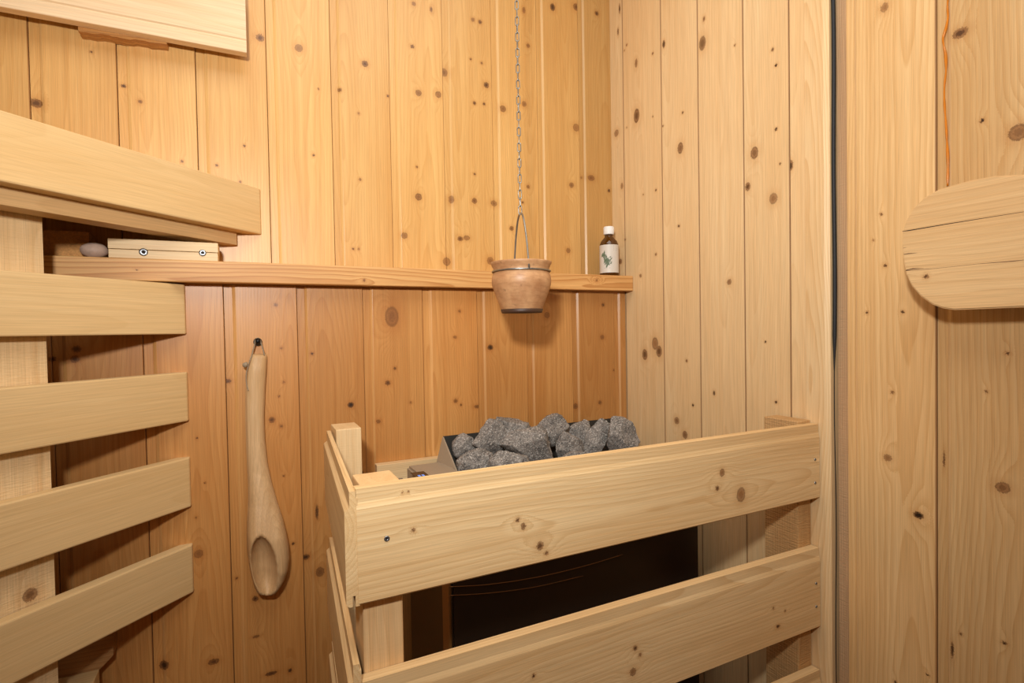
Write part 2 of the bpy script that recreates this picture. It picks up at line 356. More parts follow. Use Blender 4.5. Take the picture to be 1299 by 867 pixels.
# paddle handle
XH = XR-.058
out = [(1299,221.5),(1262,223),(1232,228.5),(1205,236),(1190,240.5),(1172,251),(1158,265),(1149,280),(1144.5,295),(1144,312),(1146,332),(1149,348),(1156,363),(1168,376.5),(1182,386.5),(1196,391.5),(1210,393.5),(1250,392),(1299,390)]
hp = [onX(a, b, XH) for a, b in out]
yend = -.02
top_z = hp[0].z+.004; bot_z = hp[-1].z
poly = [(hp[0].y, hp[0].z)]+[(p.y, p.z) for p in hp[1:]]
poly = [(yend, top_z)]+poly+[(yend, bot_z)]
bm = bmesh.new(); TH = .024
O = Vector((XH, .42, (top_z+bot_z)/2)); mh = frame(O, (0,-1,0), (0,0,1), (-1,0,0))
mi = mh.inverted()
va = [bm.verts.new(mi @ Vector((XH, a, b))) for a, b in poly]; vb = [bm.verts.new(mi @ Vector((XH+TH, a, b))) for a, b in poly]
bm.faces.new(va); bm.faces.new(vb[::-1])
for i in range(len(va)): k2 = (i+1) % len(va); bm.faces.new((va[i], vb[i], vb[k2], va[k2]))
bmesh.ops.recalc_face_normals(bm, faces=bm.faces)
bmesh.ops.bevel(bm, geom=[e for e in bm.edges if len(e.link_faces) == 2 and (len(e.link_faces[0].verts) > 6) != (len(e.link_faces[1].verts) > 6)], offset=.0016, segments=2, affect='EDGES')
def hl(a, b): return mi @ onX(a, b, XH)
k1 = hl(1174.5, 351)
hm = wood('handle_wood', (226, 192, 142), (198, 156, 104), ringw=.009, contrast=.42, knots=[(k1.x, k1.y, .0036, 1, 0, .8)], yc=-.10, z0=.05, W=.1)
hd = from_bm('handle', bm, hm, door, mh); hd['label'] = 'broad rounded pine paddle handle with drying cracks'
def crack(parent, mh_, pts, wid, mat=DARK):
    bm = bmesh.new(); L = [(mi @ onX(a, b, XH)) for a, b in pts]; n = len(L); va = []; vb = []
    for i, p in enumerate(L):
        q = wid[i]; va.append(bm.verts.new((p.x, p.y+q, .0002))); vb.append(bm.verts.new((p.x, p.y-q, .0002)))
    for i in range(n-1): bm.faces.new((va[i], va[i+1], vb[i+1], vb[i]))
    return from_bm('crack', bm, mat, parent, mh_)
CR = plain('crack_brown', (92, 62, 40), .8)
crack(hd, mh, [(1144.6,293.6),(1152,292.8),(1200,284.6),(1260,275),(1299,268.8)], [.0002,.00055,.0004,.00022,.00015])
crack(hd, mh, [(1146.5,323),(1152,322),(1164,321)], [.0003,.0005,.00005], CR)
crack(hd, mh, [(1149,343),(1158,341),(1172,340.5)], [.0003,.0006,.00005], CR)
crack(hd, mh, [(1149,343.5),(1190,340.5),(1240,335),(1285,331.5),(1299,330)], [.0003,.00012,.00012,.0004,.00015], CR)
crack(hd, mh, [(1145.5,315),(1150,314)], [.0002,.0001], CR)
for zz in (hp[0].z-.05, hp[-1].z+.05):
    bar('spacer', (XH+TH-.001, .10, zz-.018), (XR+.001, .135, zz+.018), hm, hd, .001)

RES = plain('amber_resin', (206, 122, 28), .25, 0, .6, var=.3, vs=90)
rp = [(1203.5,-12),(1202,8),(1202.5,22),(1200,36),(1196.5,48),(1197,57),(1199.5,70),(1200,90),(1198,110),(1198,130),(1199.5,150),(1201,175),(1202.5,205),(1202,236)]
rp = smooth_pts([onX(a, b_, XR-.0002) for a, b_ in rp], 6); rq = random.Random(3)
from_bm('resin_streak', tube_bm(rp, [.0009+.0022*abs(noise.noise(p*40)) for p in rp], 6), RES, door, smooth=True)

# ------------------------------------------------------------------ ledge along the back wall
zs1, zs0 = E+.1232, E+.0878
mm = frame((XR-.001, YS, zs1), (-1,0,0), (0,0,-1), (0,-1,0)); mmi = mm.inverted()
def sk(a, b, r, *q): l = mmi @ onY(a, b, YS); return (l.x, l.y, r)+q
shm = wood('ledge_wood', *SHF, ringw=.0062, contrast=.95, knots=[sk(757, 356, .004, 1, 0, 3.2), sk(173.5, 342.5, .0011, 1, 1), sk(462, 356, .0035)], W=.035, z0=.02, yc=.03, wav=.8)
sh = from_bm('wall_ledge', box_bm(XR-.001-XL-.001, zs1-zs0, YU-YS, .0016), shm, None, mm)
tag(sh, 'narrow honey coloured pine ledge running along the back wall', 'ledge')

# ------------------------------------------------------------------ bench with diagonal front
b = ray(905, 414); b.z = 0; b.normalize(); n = Vector((b.y, -b.x, 0))
PS = onY(237, 535, YL-.010)               # slat plane
def along(P, nn, Yend):                   # point where the front plane reaches depth Yend
    t = (Yend-P.y)/b.y; return Vector((P.x+b.x*t, Yend, 0))
bench = empty('sauna_bench', (-.45, .85, 0))
tag(bench, 'pale sauna bench with diagonal slatted front built into the corner', 'bench')
k45 = b.x/b.y
def slat(name, P, off, z1, z0, T, Yend, Xend, mat, bev=.0022, mit=True):
    Q = P+n*off; e = along(Q, n, Yend); e.z = z1
    L = (e.x-Xend)/b.x
    ex, ey, ez = -b, Vector((0,0,-1)), n
    # the end against the wall is cut parallel to it
    m0 = -k45 if mit else 0
    return from_bm(name, box_bm(L, z1-z0, T, bev, 2, -m0 if mit else 0, (-n.x/b.x) if mit else 0), mat, bench, frame(e, ex, ey, ez))
slat_mat = lambda s: wood('slat_wood', *SL, ringw=.006, contrast=.38, tone=s, fibre=.12, rough=.55, spec=.25, W=.08)
slat('fascia', PS, .0438, E+.2675, E+.1840, .026, YU-.006, XL+.006, slat_mat(1.03))
for z1, z0, s in ((.0853,.0030,1.0),(-.0602,-.1418,.98),(-.2025,-.2853,1.0),(-.3490,-.4295,.97)):
    slat('slat', PS, 0, E+z1, E+z0, .021, YL-.008, XL+.006, slat_mat(s))
# rail under the fascia
PR = PS+n*.0438
z_st = onP(301, 311.2, PS+n*.020, n)
e2 = z_st.y
ur = wood('rail_wood', (216, 180, 130), (190, 150, 100), ringw=.007, contrast=.4, W=.05)
slat('under_rail', PS, .020, E+.195, z_st.z, .036, e2, XL+.006, ur, .001, False)
# seat boards above, behind the fascia
for i in range(5):
    off = .0438-.030-.098*i
    slat('seat_board', PS, off, E+.2675, E+.2395, .090, YU-.006, XL+.006, slat_mat(1.0), .002)
# rough sawn post behind the slats
pf = PS-n*.0225
pr = onP(60, 455, pf, n)
rw = wood('post_wood', *ST, ringw=.011, contrast=.6, sawn=.8, spec=.15, rough=.7, W=.1, z0=.2, knots=[(E+.24-onP(52,748,pf,n).z, .086, .010, 1)])
pm = frame((pr.x, pr.y, E+.238), (0,0,-1), -b, n)
# right handed: ex x ey = ez
pm = frame(Vector((pr.x, pr.y, E+.238))-b*.115, (0,0,-1), b, Vector((0,0,-1)).cross(b))
from_bm('post', box_bm(E+.238, .115, .045, .0008), rw, bench, pm)
pl = frame(Vector((pr.x, pr.y, E+.238))-b*.80, (0,0,-1), b, Vector((0,0,-1)).cross(b))
from_bm('post', box_bm(E+.238, .115, .045, .0008), rw, bench, pl)
# support cleats low on the back wall, seen under the lowest slats
cl = wood('cleat_wood', (188, 144, 94), (150, 106, 62), ringw=.005)
a0 = onY(143, 806, YL-.028)
bm = prism([(0,0),(.060,0),(.060,-.027),(0,-.027)], .5, None, None)
cm = frame((a0.x, YL-.028, E-.46), (-1,0,0), (0,0,-1), (0,-1,0))
prof = [(0,0),(.45,0),(.45,.062),(.028,.062),(0,.035)]
bm = bmesh.new(); va = [bm.verts.new((x, y, 0)) for x, y in prof]; vb = [bm.verts.new((x, y, -.027)) for x, y in prof]
bm.faces.new(va); bm.faces.new(vb[::-1])
for i in range(5): bm.faces.new((va[i], vb[i], vb[(i+1) % 5], va[(i+1) % 5]))
from_bm('wall_cleat', bm, cl, bench, cm)
c1 = onY(126, 849, 1.022)
lb = wood('lower_rail_wood', *SL, ringw=.006, contrast=.4)
mlow = frame((c1.x, .976, c1.z), (-1,0,0), (0,0,-1), (0,-1,0))
from_bm('lower_rail', box_bm(c1.x-XL-.004, .055, .046, .0012), lb, bench, mlow)

# block with two screws between ledge and bench
bl0 = onY(137, 326, YS+.004); bl1 = onY(277, 328, YS+.004)
bt = onY(200, 305, YS+.004).z
blk = empty('wood_block', (bl0.x, YS+.03, zs1)); tag(blk, 'short pale pine packing block of two layers with two screws, under the bench', 'wood block')
bw = wood('block_wood', *ST, ringw=.004, contrast=.35, W=.03)
hb = bt-zs1
from_bm('layer', box_bm(bl1.x-bl0.x, hb*.52, .055, .0006), bw, blk, frame((bl1.x, YS+.004, bt), (-1,0,0), (0,0,-1), (0,-1,0)))
from_bm('layer', box_bm(bl1.x-bl0.x-.001, hb*.45, .055, .0006), bw, blk, frame((bl1.x-.0005, YS+.0045, zs1+hb*.45+.0002), (-1,0,0), (0,0,-1), (0,-1,0)))
def screw(P, nrm, r, parent, name='screw', sink=0.0):
    ex = Vector((0,0,1)).cross(nrm).normalized(); ey = nrm.cross(ex)
    bm = lathe_bm([(0.0, .0008-sink), (r*.32, .0008-sink), (r*.45, .0014-sink), (r*.85, .0014-sink), (r, .0004), (r, -.002), (0, -.002)], 16)
    o = from_bm(name, bm, STEEL_SCREW, parent, frame(P, ex, ey, nrm), True)
    bm = bmesh.new(); bmesh.ops.create_circle(bm, cap_ends=True, segments=6, radius=r*.34)
    from_bm('socket', bm, DARK, o, frame(P+nrm*(.0010-sink), ex, ey, nrm)); return o
F_ = Vector((0,-1,0))
screw(onY(182, 320, YS+.004), F_, .0062, blk); screw(onY(257, 321, YS+.004), F_, .0054, blk)
# things on the ledge, behind the post
rb = plain('rough_end_grain', (206, 150, 90), .9, var=.4, vs=380, bump=1.0)
q0 = onY(50, 290, YS+.03); q1 = onY(113, 320, YS+.03)
bm = bmesh.new(); bmesh.ops.create_cube(bm, size=1); bmesh.ops.subdivide_edges(bm, edges=bm.edges[:], cuts=6, use_grid_fill=True)
sx_, sz_ = q1.x-q0.x+.05, z_st.z+.004-zs1
for v in bm.verts:
    v.co = Vector((v.co.x*sx_, v.co.y*.04, v.co.z*sz_)); v.co += Vector((0, noise.noise(v.co*90)*.0022, 0))
o = from_bm('rough_wood_piece', bm, rb, None, Matrix.Translation(((q0.x-.05+q1.x)/2, YS+.052, zs1+sz_/2)))
tag(o, 'rough brown piece of sawn end grain wedged on the ledge beside the post', 'wood piece')
ps = onY(120, 318, YS+.02)
bm = bmesh.new(); bmesh.ops.create_icosphere(bm, subdivisions=3, radius=1)
for v in bm.verts:
    s = 1+.08*noise.noise(v.co*1.4); v.co = Vector((v.co.x*.0185*s, v.co.y*.014*s, v.co.z*.0120*s))
lo = min(v.co.z for v in bm.verts)
o = from_bm('pebble', bm, plain('pebble_stone', (186, 158, 140), .6, var=.25, vs=120), None, Matrix.Translation((ps.x, YS+.020, zs1-lo)), True)
tag(o, 'small smooth pinkish pebble lying on the ledge', 'pebble')

# ------------------------------------------------------------------ backrest board, upper left
yb_ = YU-.042
pe = onY(313, 67, yb_); pg = onY(313, 52.7, yb_)
bbm = wood('backrest_wood', (240, 214, 176), (220, 184, 138), ringw=.006, contrast=.4, W=.12, rough=.55)
st_ = pg.z-pe.z
prof = [(0,0),(.118-st_-.004,0),(.118-st_-.002,-.002),(.118-st_,-.0022),(.118-st_+.003,0),(.1172,0),(.118,-.0008),(.118,-.017),(0,-.017)]
br = empty('backrest', (pe.x-.3, YU-.02, pe.z)); tag(br, 'pale whitish pine backrest board fixed high on the back wall', 'backrest')
from_bm('board', prism(prof, pe.x-XL-.003), bbm, br, frame((pe.x, yb_, pe.z+.118), (-1,0,0), (0,0,-1), (0,-1,0)))
spl = wood('splinter_wood', (206, 150, 84), (150, 96, 44), sawn=.6)
s0 = onY(100, 34, YU-.02); s1 = onY(212, 52, YU-.02)
bm = bmesh.new(); NN = 24; ra = random.Random(4)
top = pe.z+.03; Lx = s1.x-s0.x; rows = []
for i in range(NN+1):
    u = i/NN; zb = pe.z-.0075+.004*u+ra.uniform(-.0012, .0012)
    rows.append([bm.verts.new((s0.x+Lx*u, yy_, zz_)) for yy_, zz_ in ((YU-.0247, top), (YU-.0247, zb), (YU-.012, zb+.001), (YU-.0002, zb), (YU-.0002, top))])
for i in range(NN):
    for q in range(5): bm.faces.new((rows[i][q], rows[i+1][q], rows[i+1][(q+1) % 5], rows[i][(q+1) % 5]))
bm.faces.new(rows[0]); bm.faces.new(rows[-1][::-1])
from_bm('batten', bm, spl, br)

# ------------------------------------------------------------------ heater guard
YG = .5547
guard = empty('heater_guard', (.45, .62, 0)); tag(guard, 'pale pine board guard rail around the sauna heater', 'heater guard')
GT = [(-.1575,-.2755),(-.3555,-.4830),(-.553,-.671),(-.751,-.869)]
K_G0 = [(664,668,5,.8),(685,693,7,.9),(693,702,4,1),(524,673,3.4),(657,660,4),(916,600,6,.8),(940,628,11,.8),(910,620,4),(511,626,2.4,.6),(518,624.5,2)]
K_G1 = [(806,823,4),(812,831,3.6),(803,853,6),(677,858,3.4),(981,772,2.4),(996,775.5,2.2),(987,795,3,1.6)]
for i, (zt, zb) in enumerate(GT):
    m = frame((.810, YG, E+zt), (-1,0,0), (0,0,-1), (0,-1,0)); mi2 = m.inverted(); ks = []
    for kn in (K_G0, K_G1, [], [])[i]:
        P = onY(kn[0], kn[1], YG); l = mi2 @ P; ks.append((l.x, l.y, kn[2]*px2m(P))+tuple(kn[3:]))
    gm = wood('guard_wood', *GU, ringw=.0048, contrast=.6, knots=ks, W=.118, tone=(1.0, .98, .97, 1)[i])
    rail = from_bm('rail', prism(face_prof(zt-zb, .0155, .0135, .0016, .006, .002), .810-.0935-(.002 if i == 1 else 0)), gm, guard, m)
    xs = (.1215, .800)
    for dz in (.055, .092):
        for xx in xs:
            P = Vector((xx+random.Random(i*7+xx).uniform(-.003, .003), YG, E+zt-dz))
            if xx > .5 or dz < .08: screw(P, F_, .0030 if xx < .5 else .0022, rail, sink=.0006)
# left side rails, slightly skewed
sa = Vector((.0880, .5560, 0)); sb = Vector((.1125, .925, 0)); sd = (sb-sa); Ls = sd.length; sd.normalize(); sn = Vector((-sd.y, sd.x, 0))
for i, (zt, zb) in enumerate([(-.1590,-.2760),(-.335,-.452),(-.508,-.625),(-.69,-.807)]):
    gm = wood('guard_wood', *GU, ringw=.0045, contrast=.6, W=.118, tone=.98)
    hgt = zt-zb
    prof = [(0,-.005),(.0165,-.005),(.0205,-.0002),(.022,0),(hgt-.003,0),(hgt,-.003),(hgt,-.0062),(hgt-.011,-.0062),(hgt-.011,-.0090),(hgt,-.0090),(hgt,-.0130),(.007,-.0130),(.007,-.0112),(0,-.0112)]
    o = sa+sn*.0062
    from_bm('rail', prism(prof, Ls), gm, guard, frame((o.x, o.y, E+zt), sd, (0,0,-1), sn))
pg_ = lambda: wood('post_wood', *ST, ringw=.004, contrast=.45, sawn=.35, W=.045, rough=.6, spec=.2)
def post(x0, x1, y0, y1, zt, mat):
    m = frame((x0, y0, E+zt), (0,0,-1), (1,0,0), (0,-1,0))
    return from_bm('post', box_bm(E+zt, x1-x0, y1-y0, .0014), mat, guard, m)
post(.1003, .1425, YG+.0160, YG+.063, -.1580, wood('post_wood', (236, 202, 152), (206, 160, 106), ringw=.004, contrast=.45, sawn=.25, W=.045, rough=.6, spec=.2))
post(.1190, .1575, .872, .932, -.1500, pg_())
post(.7800, .8115, YG+.0160, YG+.078, -.1530, wood('post_wood', (206, 168, 118), (176, 134, 86), sawn=1.0, W=.045, rough=.7, spec=.15))
# zinc bracket on the post
bq = onY(507, 608, YG+.06)
bm = bmesh.new()
bar('bracket', (.1430, YG+.030, E-.190), (.1560, YG+.060, E-.168), plain('zinc_plate', (128, 132, 134), .4, .8), guard, .0006)

# ------------------------------------------------------------------ heater
HX0, HX1, HY0, HY1, HT = .258, .743, .750, .985, E-.255
HS = plain('heater_steel', (54, 42, 33), .28, .55, var=.10, vs=30)
HB = plain('heater_enamel', (164, 148, 126), .55, .1, var=.08, vs=400)
HI = plain('heater_inner', (58, 56, 52), .6, .4)
heater = empty('sauna_heater', ((HX0+HX1)/2, (HY0+HY1)/2, .30)); tag(heater, 'dark steel electric sauna heater with open stone tray', 'heater')
bar('body', (HX0+.004, HY0+.004, E-.70), (HX1-.004, HY1, E-.372), HS, heater, .004)
bar('front_panel', (HX0+.001, HY0-.004, E-.69), (HX1, HY0+.0035, HT-.006), HS, heater, .0025)
SS = plain('side_steel', (84, 64, 44), .35, .5)
bar('reflection_strip', (HX0-.0012, HY0+.004, E-.69), (HX0+.0030, .786, HT-.012), plain('reflected_wood', (164, 116, 64), .3, .5), heater, .001)  # bronze coloured strip stands in for wood mirrored in the side steel
bar('side_panel', (HX0, .7865, E-.69), (HX0+.0035, .8595, HT-.012), SS, heater, .001)
bar('side_panel', (HX0+.002, .8605, E-.69), (HX0+.0055, HY1-.002, HT-.012), SS, heater, .001)
# control box with display, left of the tray
cbx = bar('control_box', (HX0-.001, HY0+.02, HT-.05), (.3300, HY1-.005, HT+.008), HB, heater, .004)
dz = HT+.0084
ds = [onZ(525, 598, dz), onZ(533, 597.5, dz), onZ(542, 607, dz), onZ(533, 608, dz)]
dc = sum(ds, Vector())/4
bar('display', (dc.x-.012, dc.y-.020, HT+.0075), (dc.x+.012, dc.y+.020, HT+.0086), plain('display_glass', (14, 16, 26), .15, 0, .6), cbx, .0003)
em = bpy.data.materials.new('led_digits'); em.use_nodes = True; e_ = em.node_tree.nodes['Principled BSDF']; e_.inputs['Base Color'].default_value = (.1, .2, .5, 1)
e_.inputs['Emission Color'].default_value = (.15, .32, .9, 1); e_.inputs['Emission Strength'].default_value = .6
for q in range(2):
    bar('digit', (dc.x-.006+q*.007, dc.y-.012, HT+.0086), (dc.x-.002+q*.007, dc.y-.003, HT+.0089), em, cbx, 0)
# stone tray: sloping side plates, tall back plate
def plate(name, pts, th, mat, parent):
    P = [Vector(p) for p in pts]; nn = (P[1]-P[0]).cross(P[2]-P[0]).normalized()*th
    bm = bmesh.new(); va = [bm.verts.new(p) for p in P]; vb = [bm.verts.new(p+nn) for p in P]
    bm.faces.new(va); bm.faces.new(vb[::-1])
    for i in range(len(P)): bm.faces.new((va[i], vb[i], vb[(i+1) % len(P)], va[(i+1) % len(P)]))
    bmesh.ops.recalc_face_normals(bm, faces=bm.faces)
    bmesh.ops.bevel(bm, geom=list(bm.edges), offset=.0006, segments=2, affect='EDGES')
    return from_bm(name, bm, mat, parent)
tz = E-.2015
plate('tray_side', [(.332,.985,tz),(.318,.985,HT+.002),(.318,.80,HT-.03),(.330,.84,E-.292),(.331,.903,E-.2535)], .003, HB, heater)
plate('tray_side', [(.740,.985,tz),(.742,.985,HT-.02),(.742,.80,HT-.02),(.740,.90,E-.262)], .003, HB, heater)
plate('tray_back', [(.332,.988,tz),(.741,.988,tz),(.742,.988,HT-.03),(.318,.988,HT-.03)], .003, HI, heater)
bar('tray_floor', (.332, HY0+.006, E-.368), (HX1-.006, HY1-.002, E-.360), HI, heater, 0)
mw = wood('mount_wood', *ST, ringw=.003, contrast=.5)
mb0 = onY(478, 591, 1.030)
from_bm('mounting_board', box_bm(.43, .09, .0195, .0008), mw, heater, frame((mb0.x+.43, 1.030, mb0.z), (-1,0,0), (0,0,-1), (0,-1,0)))

REFL = plain('reflection_bronze', (112, 74, 40), .4, .7)  # thin bronze tubes added to imitate curved reflections in the front panel
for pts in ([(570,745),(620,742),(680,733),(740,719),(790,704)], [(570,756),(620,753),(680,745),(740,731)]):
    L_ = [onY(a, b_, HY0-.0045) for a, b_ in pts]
    from_bm('reflection_line', tube_bm(smooth_pts(L_, 6), .0006, 6), REFL, heater, smooth=True)

# ------------------------------------------------------------------ stones
def granite(s):
    m = bpy.data.materials.new('granite'); m.use_nodes = True; t = m.node_tree; k = NT(t); bs = t.nodes['Principled BSDF']
    P = k.vmath('ADD', k.n('ShaderNodeTexCoord').outputs['Object'], (s*3.1, s*1.7, s*.9))
    n1 = k.noise(P, 30, 4, .6); n2 = k.noise(P, 430, 2, .6); n3 = k.noise(P, 210, 3, .7)
    c = k.mix(k.mr(n1, .3, .7, 0, 1), lin((92, 88, 84)), lin((150, 142, 134)))
    c = k.mix(k.mr(n2, .52, .70, 0, .75), c, lin((212, 206, 198)))
    c = k.mix(k.mr(n3, .47, .32, 0, .9), c, lin((62, 59, 58)))
    t.links.new(c, bs.inputs['Base Color']); bs.inputs['Roughness'].default_value = .85; bs.inputs['Specular IOR Level'].default_value = .25
    bp = k.n('ShaderNodeBump'); bp.inputs['Strength'].default_value = .7; bp.inputs['Distance'].default_value = .0015
    t.links.new(k.math('ADD', n1, n3), bp.inputs['Height']); t.links.new(bp.outputs[0], bs.inputs['Normal'])
    return m
GR = [granite(i) for i in range(5)]
def stone(px, py, Y, rx, rz, ry, tilt, seed, label):
    P = onY(px, py, Y); s = px2m(P); R_ = random.Random(seed)
    bm = bmesh.new(); bmesh.ops.create_icosphere(bm, subdivisions=5, radius=1)
    planes = []
    for _ in range(13):
        d = Vector((R_.gauss(0,1), R_.gauss(0,1), R_.gauss(0,1))).normalized(); planes.append((d, R_.uniform(.58, .86)))
    o3 = Vector((seed*1.3, seed*2.1, seed*.7))
    for v in bm.verts:
        c = v.co.copy()
        for d, h in planes:
            q = c.dot(d)
            if q > h: c -= d*(q-h)*.985
        c *= 1+.12*noise.noise(c*1.6+o3)+.05*noise.noise(c*4.3+o3)+.028*noise.noise(c*10+o3)+.014*noise.noise(c*22+o3)
        v.co = c
    mx = [max(abs(v.co[i]) for v in bm.verts) for i in range(3)]
    for v in bm.verts: v.co = Vector((v.co.x/mx[0]*rx*s, v.co.y/mx[1]*ry*s, v.co.z/mx[2]*rz*s))
    m = Matrix.Translation(P) @ Matrix.Rotation(-YAW*.6, 4, 'Z') @ Matrix.Rotation(math.radians(tilt), 4, 'Y')
    o = from_bm('sauna_stone', bm, GR[seed % 5], None, m, True)
    for p in o.data.polygons: p.use_smooth = True
    tag(o, label, 'stone', 'stones heaped in the heater tray'); return o
stones = [
 (590,567,.958,17,17,11,10,1,'small dark rough stone in the back corner of the tray near the sloped plate'),
 (606,593,.905,27,24,13,-4,2,'speckled stone lying low against the sloped side plate of the tray'),
 (648,592,0.851,30,21,14,16,3,'pointed speckled stone in front of the largest stone'),
 (622,558,0.932,24,25,14,-20,4,'upright stone between the dark corner stone and the largest stone'),
 (652,546,0.97,28,20,13,14,5,'rounded stone on top of the heap behind the largest stone'),
 (672,563,0.893,38,27,14,18,6,'largest stone of the heap, long and wedge shaped'),
 (700,546,0.958,27,22,14,8,7,'broad grey stone at the back of the heap beside the largest stone'),
 (722,568,0.915,20,20,12,10,8,'mottled brownish stone wedged beside the tip of the largest stone'),
 (728,584,0.868,24,16,14,0,9,'low flat speckled stone at the front below the mottled stone'),
 (739,555,0.955,18,22,12,-12,10,'narrow grey stone leaning beside the upright flat stone'),
 (757,557,0.905,16,27,11,22,11,'flat upright stone leaning against the end stone'),
 (788,556,.868,25,26,13,24,12,'large dark grey stone at the end of the heap near the right wall'),
 (690,610,0.9,34,13,14,0,13,'grey stone buried under the largest stone'),
 (765,604,0.92,30,13,14,0,14,'grey stone buried under the end stone')]
for a in stones: stone(*a)

# ------------------------------------------------------------------ hanging pot, bail and chain
YP = .85
pc = onY(661.5, 360, YP); s = px2m(pc)
zz = lambda py: onY(661.5, py, YP).z
pot = empty('hanging_pot', (pc.x, pc.y, zz(396))); tag(pot, 'small round brown wooden pot hanging on a chain above the heater', 'pot')
def potmat():
    m = bpy.data.materials.new('pot_wood'); m.use_nodes = True; t = m.node_tree; k = NT(t); bs = t.nodes['Principled BSDF']
    P = k.n('ShaderNodeTexCoord').outputs['Object']
    n1 = k.noise(P, 34, 4, .6); n2 = k.noise(k.vmath('MULTIPLY', P, (60, 60, 260)), 1, 3)
    c = k.mix(k.mr(n1, .3, .7, 0, 1), lin((204, 160, 116)), lin((166, 118, 80)))
    c = k.mix(k.mr(n2, .45, .8, 0, .35), c, lin((120, 78, 50)))
    c = k.mix(k.mr(k.noise(P, 120, 2), .66, .76, 0, .4), c, lin((90, 60, 42)))
    t.links.new(c, bs.inputs['Base Color']); bs.inputs['Roughness'].default_value = .42; bs.inputs['Specular IOR Level'].default_value = .4
    return m
PM = potmat()
zb = zz(397)
prof = [(0, 397), (24.5, 397), (25.8, 394.5), (29.5, 384), (34.5, 371), (37.4, 362), (37.9, 356), (37.0, 350.5), (35.6, 347), (35.0, 343.5), (35.6, 341), (37.6, 337), (38.9, 334.2), (38.6, 333.4), (36.6, 333.6), (33.6, 340), (33.2, 348), (35, 357), (31, 374), (23.5, 392), (0, 392)]
pr_ = [(r*s, (397-y)*s) for r, y in prof]
from_bm('body', lathe_bm(pr_, 64), PM, pot, Matrix.Translation((pc.x, pc.y, zb)), True)
from_bm('base_ring', lathe_bm([(0, -.0006), (25.4*s, -.0006), (25.9*s, .0006), (27.0*s, 4.4*s), (26.2*s, 4.5*s), (25, 0)][:5], 48), plain('burnt_base', (66, 44, 32), .5), pot, Matrix.Translation((pc.x, pc.y, zb)), True)
zw = zz(345.0)
from_bm('wire_band', tube_bm([(pc.x+36.6*s*math.cos(a), pc.y+36.6*s*math.sin(a), zw) for a in [i*2*math.pi/48 for i in range(48)]], .0016, 8, True), MET, pot, smooth=True)
# bail runs almost along the line of sight
an = math.atan2(fw.y, fw.x) + math.radians(14)
ax = Vector((math.cos(an), math.sin(an), 0)); apex = onY(659.5, 271, YP)
front = Vector((pc.x, pc.y, zw))-ax*36.8*s; back = Vector((pc.x, pc.y, zw))+ax*36.8*s
bp_ = []
for i in range(25):
    u = i/24*math.pi; cs_ = math.cos(u); sn_ = math.sin(u)
    cc_ = 1-2*i/24; q = Vector((pc.x, pc.y, zw)) - ax*36.8*s*cc_; q.z = zw+(apex.z-zw)*(1-abs(cc_)**2.3); bp_.append(q)
from_bm('bail', tube_bm(bp_, .0017, 8), MET, pot, smooth=True)
bm = bmesh.new(); lp = []
R1, hl_, wr_ = .0028, .0049, .00095
for i in range(24):
    a = i/24*2*math.pi; lp.append((R1*math.cos(a), 0, R1*math.sin(a)+(hl_ if math.sin(a) > 0 else -hl_)))
lm = bpy.data.meshes.new('link'); bmk = tube_bm(lp, wr_, 6, True); bmk.to_mesh(lm); bmk.free()
for p in lm.polygons: p.use_smooth = True
lm.materials.append(MET)
pitch = 2*(R1+hl_)-wr_*1.6-.0002
nl = int((ZC-apex.z-.012)/pitch)
chain = empty('hanging_chain', (pc.x, pc.y, apex.z)); tag(chain, 'thin zinc link chain hanging from the ceiling down to the pot', 'chain')
rc = random.Random(8)
for i in range(nl):
    z = apex.z+(R1+hl_)-wr_+i*pitch-.0006
    tw = -YAW + (math.pi/2 if i % 2 else 0) + rc.uniform(-.25, .25)
    o = link('link', lm, None, chain, Matrix.Translation((pc.x, pc.y, z)) @ Matrix.Rotation(tw, 4, 'Z'))
zt_ = apex.z+nl*pitch
from_bm('ceiling_hook', tube_bm([(pc.x, pc.y, ZC), (pc.x, pc.y, zt_+.006), (pc.x+.004, pc.y, zt_), (pc.x, pc.y, zt_-.003)], .0012, 8), MET, chain, smooth=True)

# ------------------------------------------------------------------ bottle on the ledge
YBt = 1.052
bb = onY(773, 350, YBt); s = px2m(bb); zb = zs1
bot = empty('oil_bottle', (bb.x, YBt, zb)); tag(bot, 'small amber glass bottle with white cap and pale label, on the ledge', 'bottle')
gl = plain('amber_glass', (92, 54, 12), .06, 0, .6, var=.05, Transmission_Weight=.35, IOR=1.5)
h = lambda y: (350-y)*s
m0 = Matrix.Translation((bb.x, YBt, zb))
from_bm('body', lathe_bm([(0, .0002), (10.6*s, .0002), (12*s, .0015), (12*s, h(313)), (11.6*s, h(309.5)), (10*s, h(305.5)), (7*s, h(302)), (5.2*s, h(300)), (4.9*s, h(295.5)), (0, h(295.5))], 40), gl, bot, m0, True)
cap = from_bm('cap', lathe_bm([(0, h(297)), (6.3*s, h(297)), (6.5*s, h(296.5)), (6.4*s, h(288)), (5.9*s, h(287.2)), (0, h(287))], 40), plain('cap_white', (232, 232, 230), .45, var=.02), bot, m0, True)
for i in range(20):
    a = i*2*math.pi/20
    bm = tube_bm([(6.45*s*math.cos(a), 6.45*s*math.sin(a), h(296.2)), (6.4*s*math.cos(a), 6.4*s*math.sin(a), h(288.6))], .00022, 4)
    from_bm('ridge', bm, cap.data.materials[0], cap, m0)
va_ = math.atan2(-YBt, -bb.x)              # label faces the room
lab = from_bm('label', lathe_bm([(12.12*s, h(346)), (12.12*s, h(311))], 36, va_-1.9, va_+1.9), plain('label_paper', (206, 200, 190), .5, var=.03), bot, m0, True)
GRN = plain('leaf_print', (92, 108, 84), .6, var=.4, vs=900); INK = plain('ink_print', (88, 84, 78), .6)
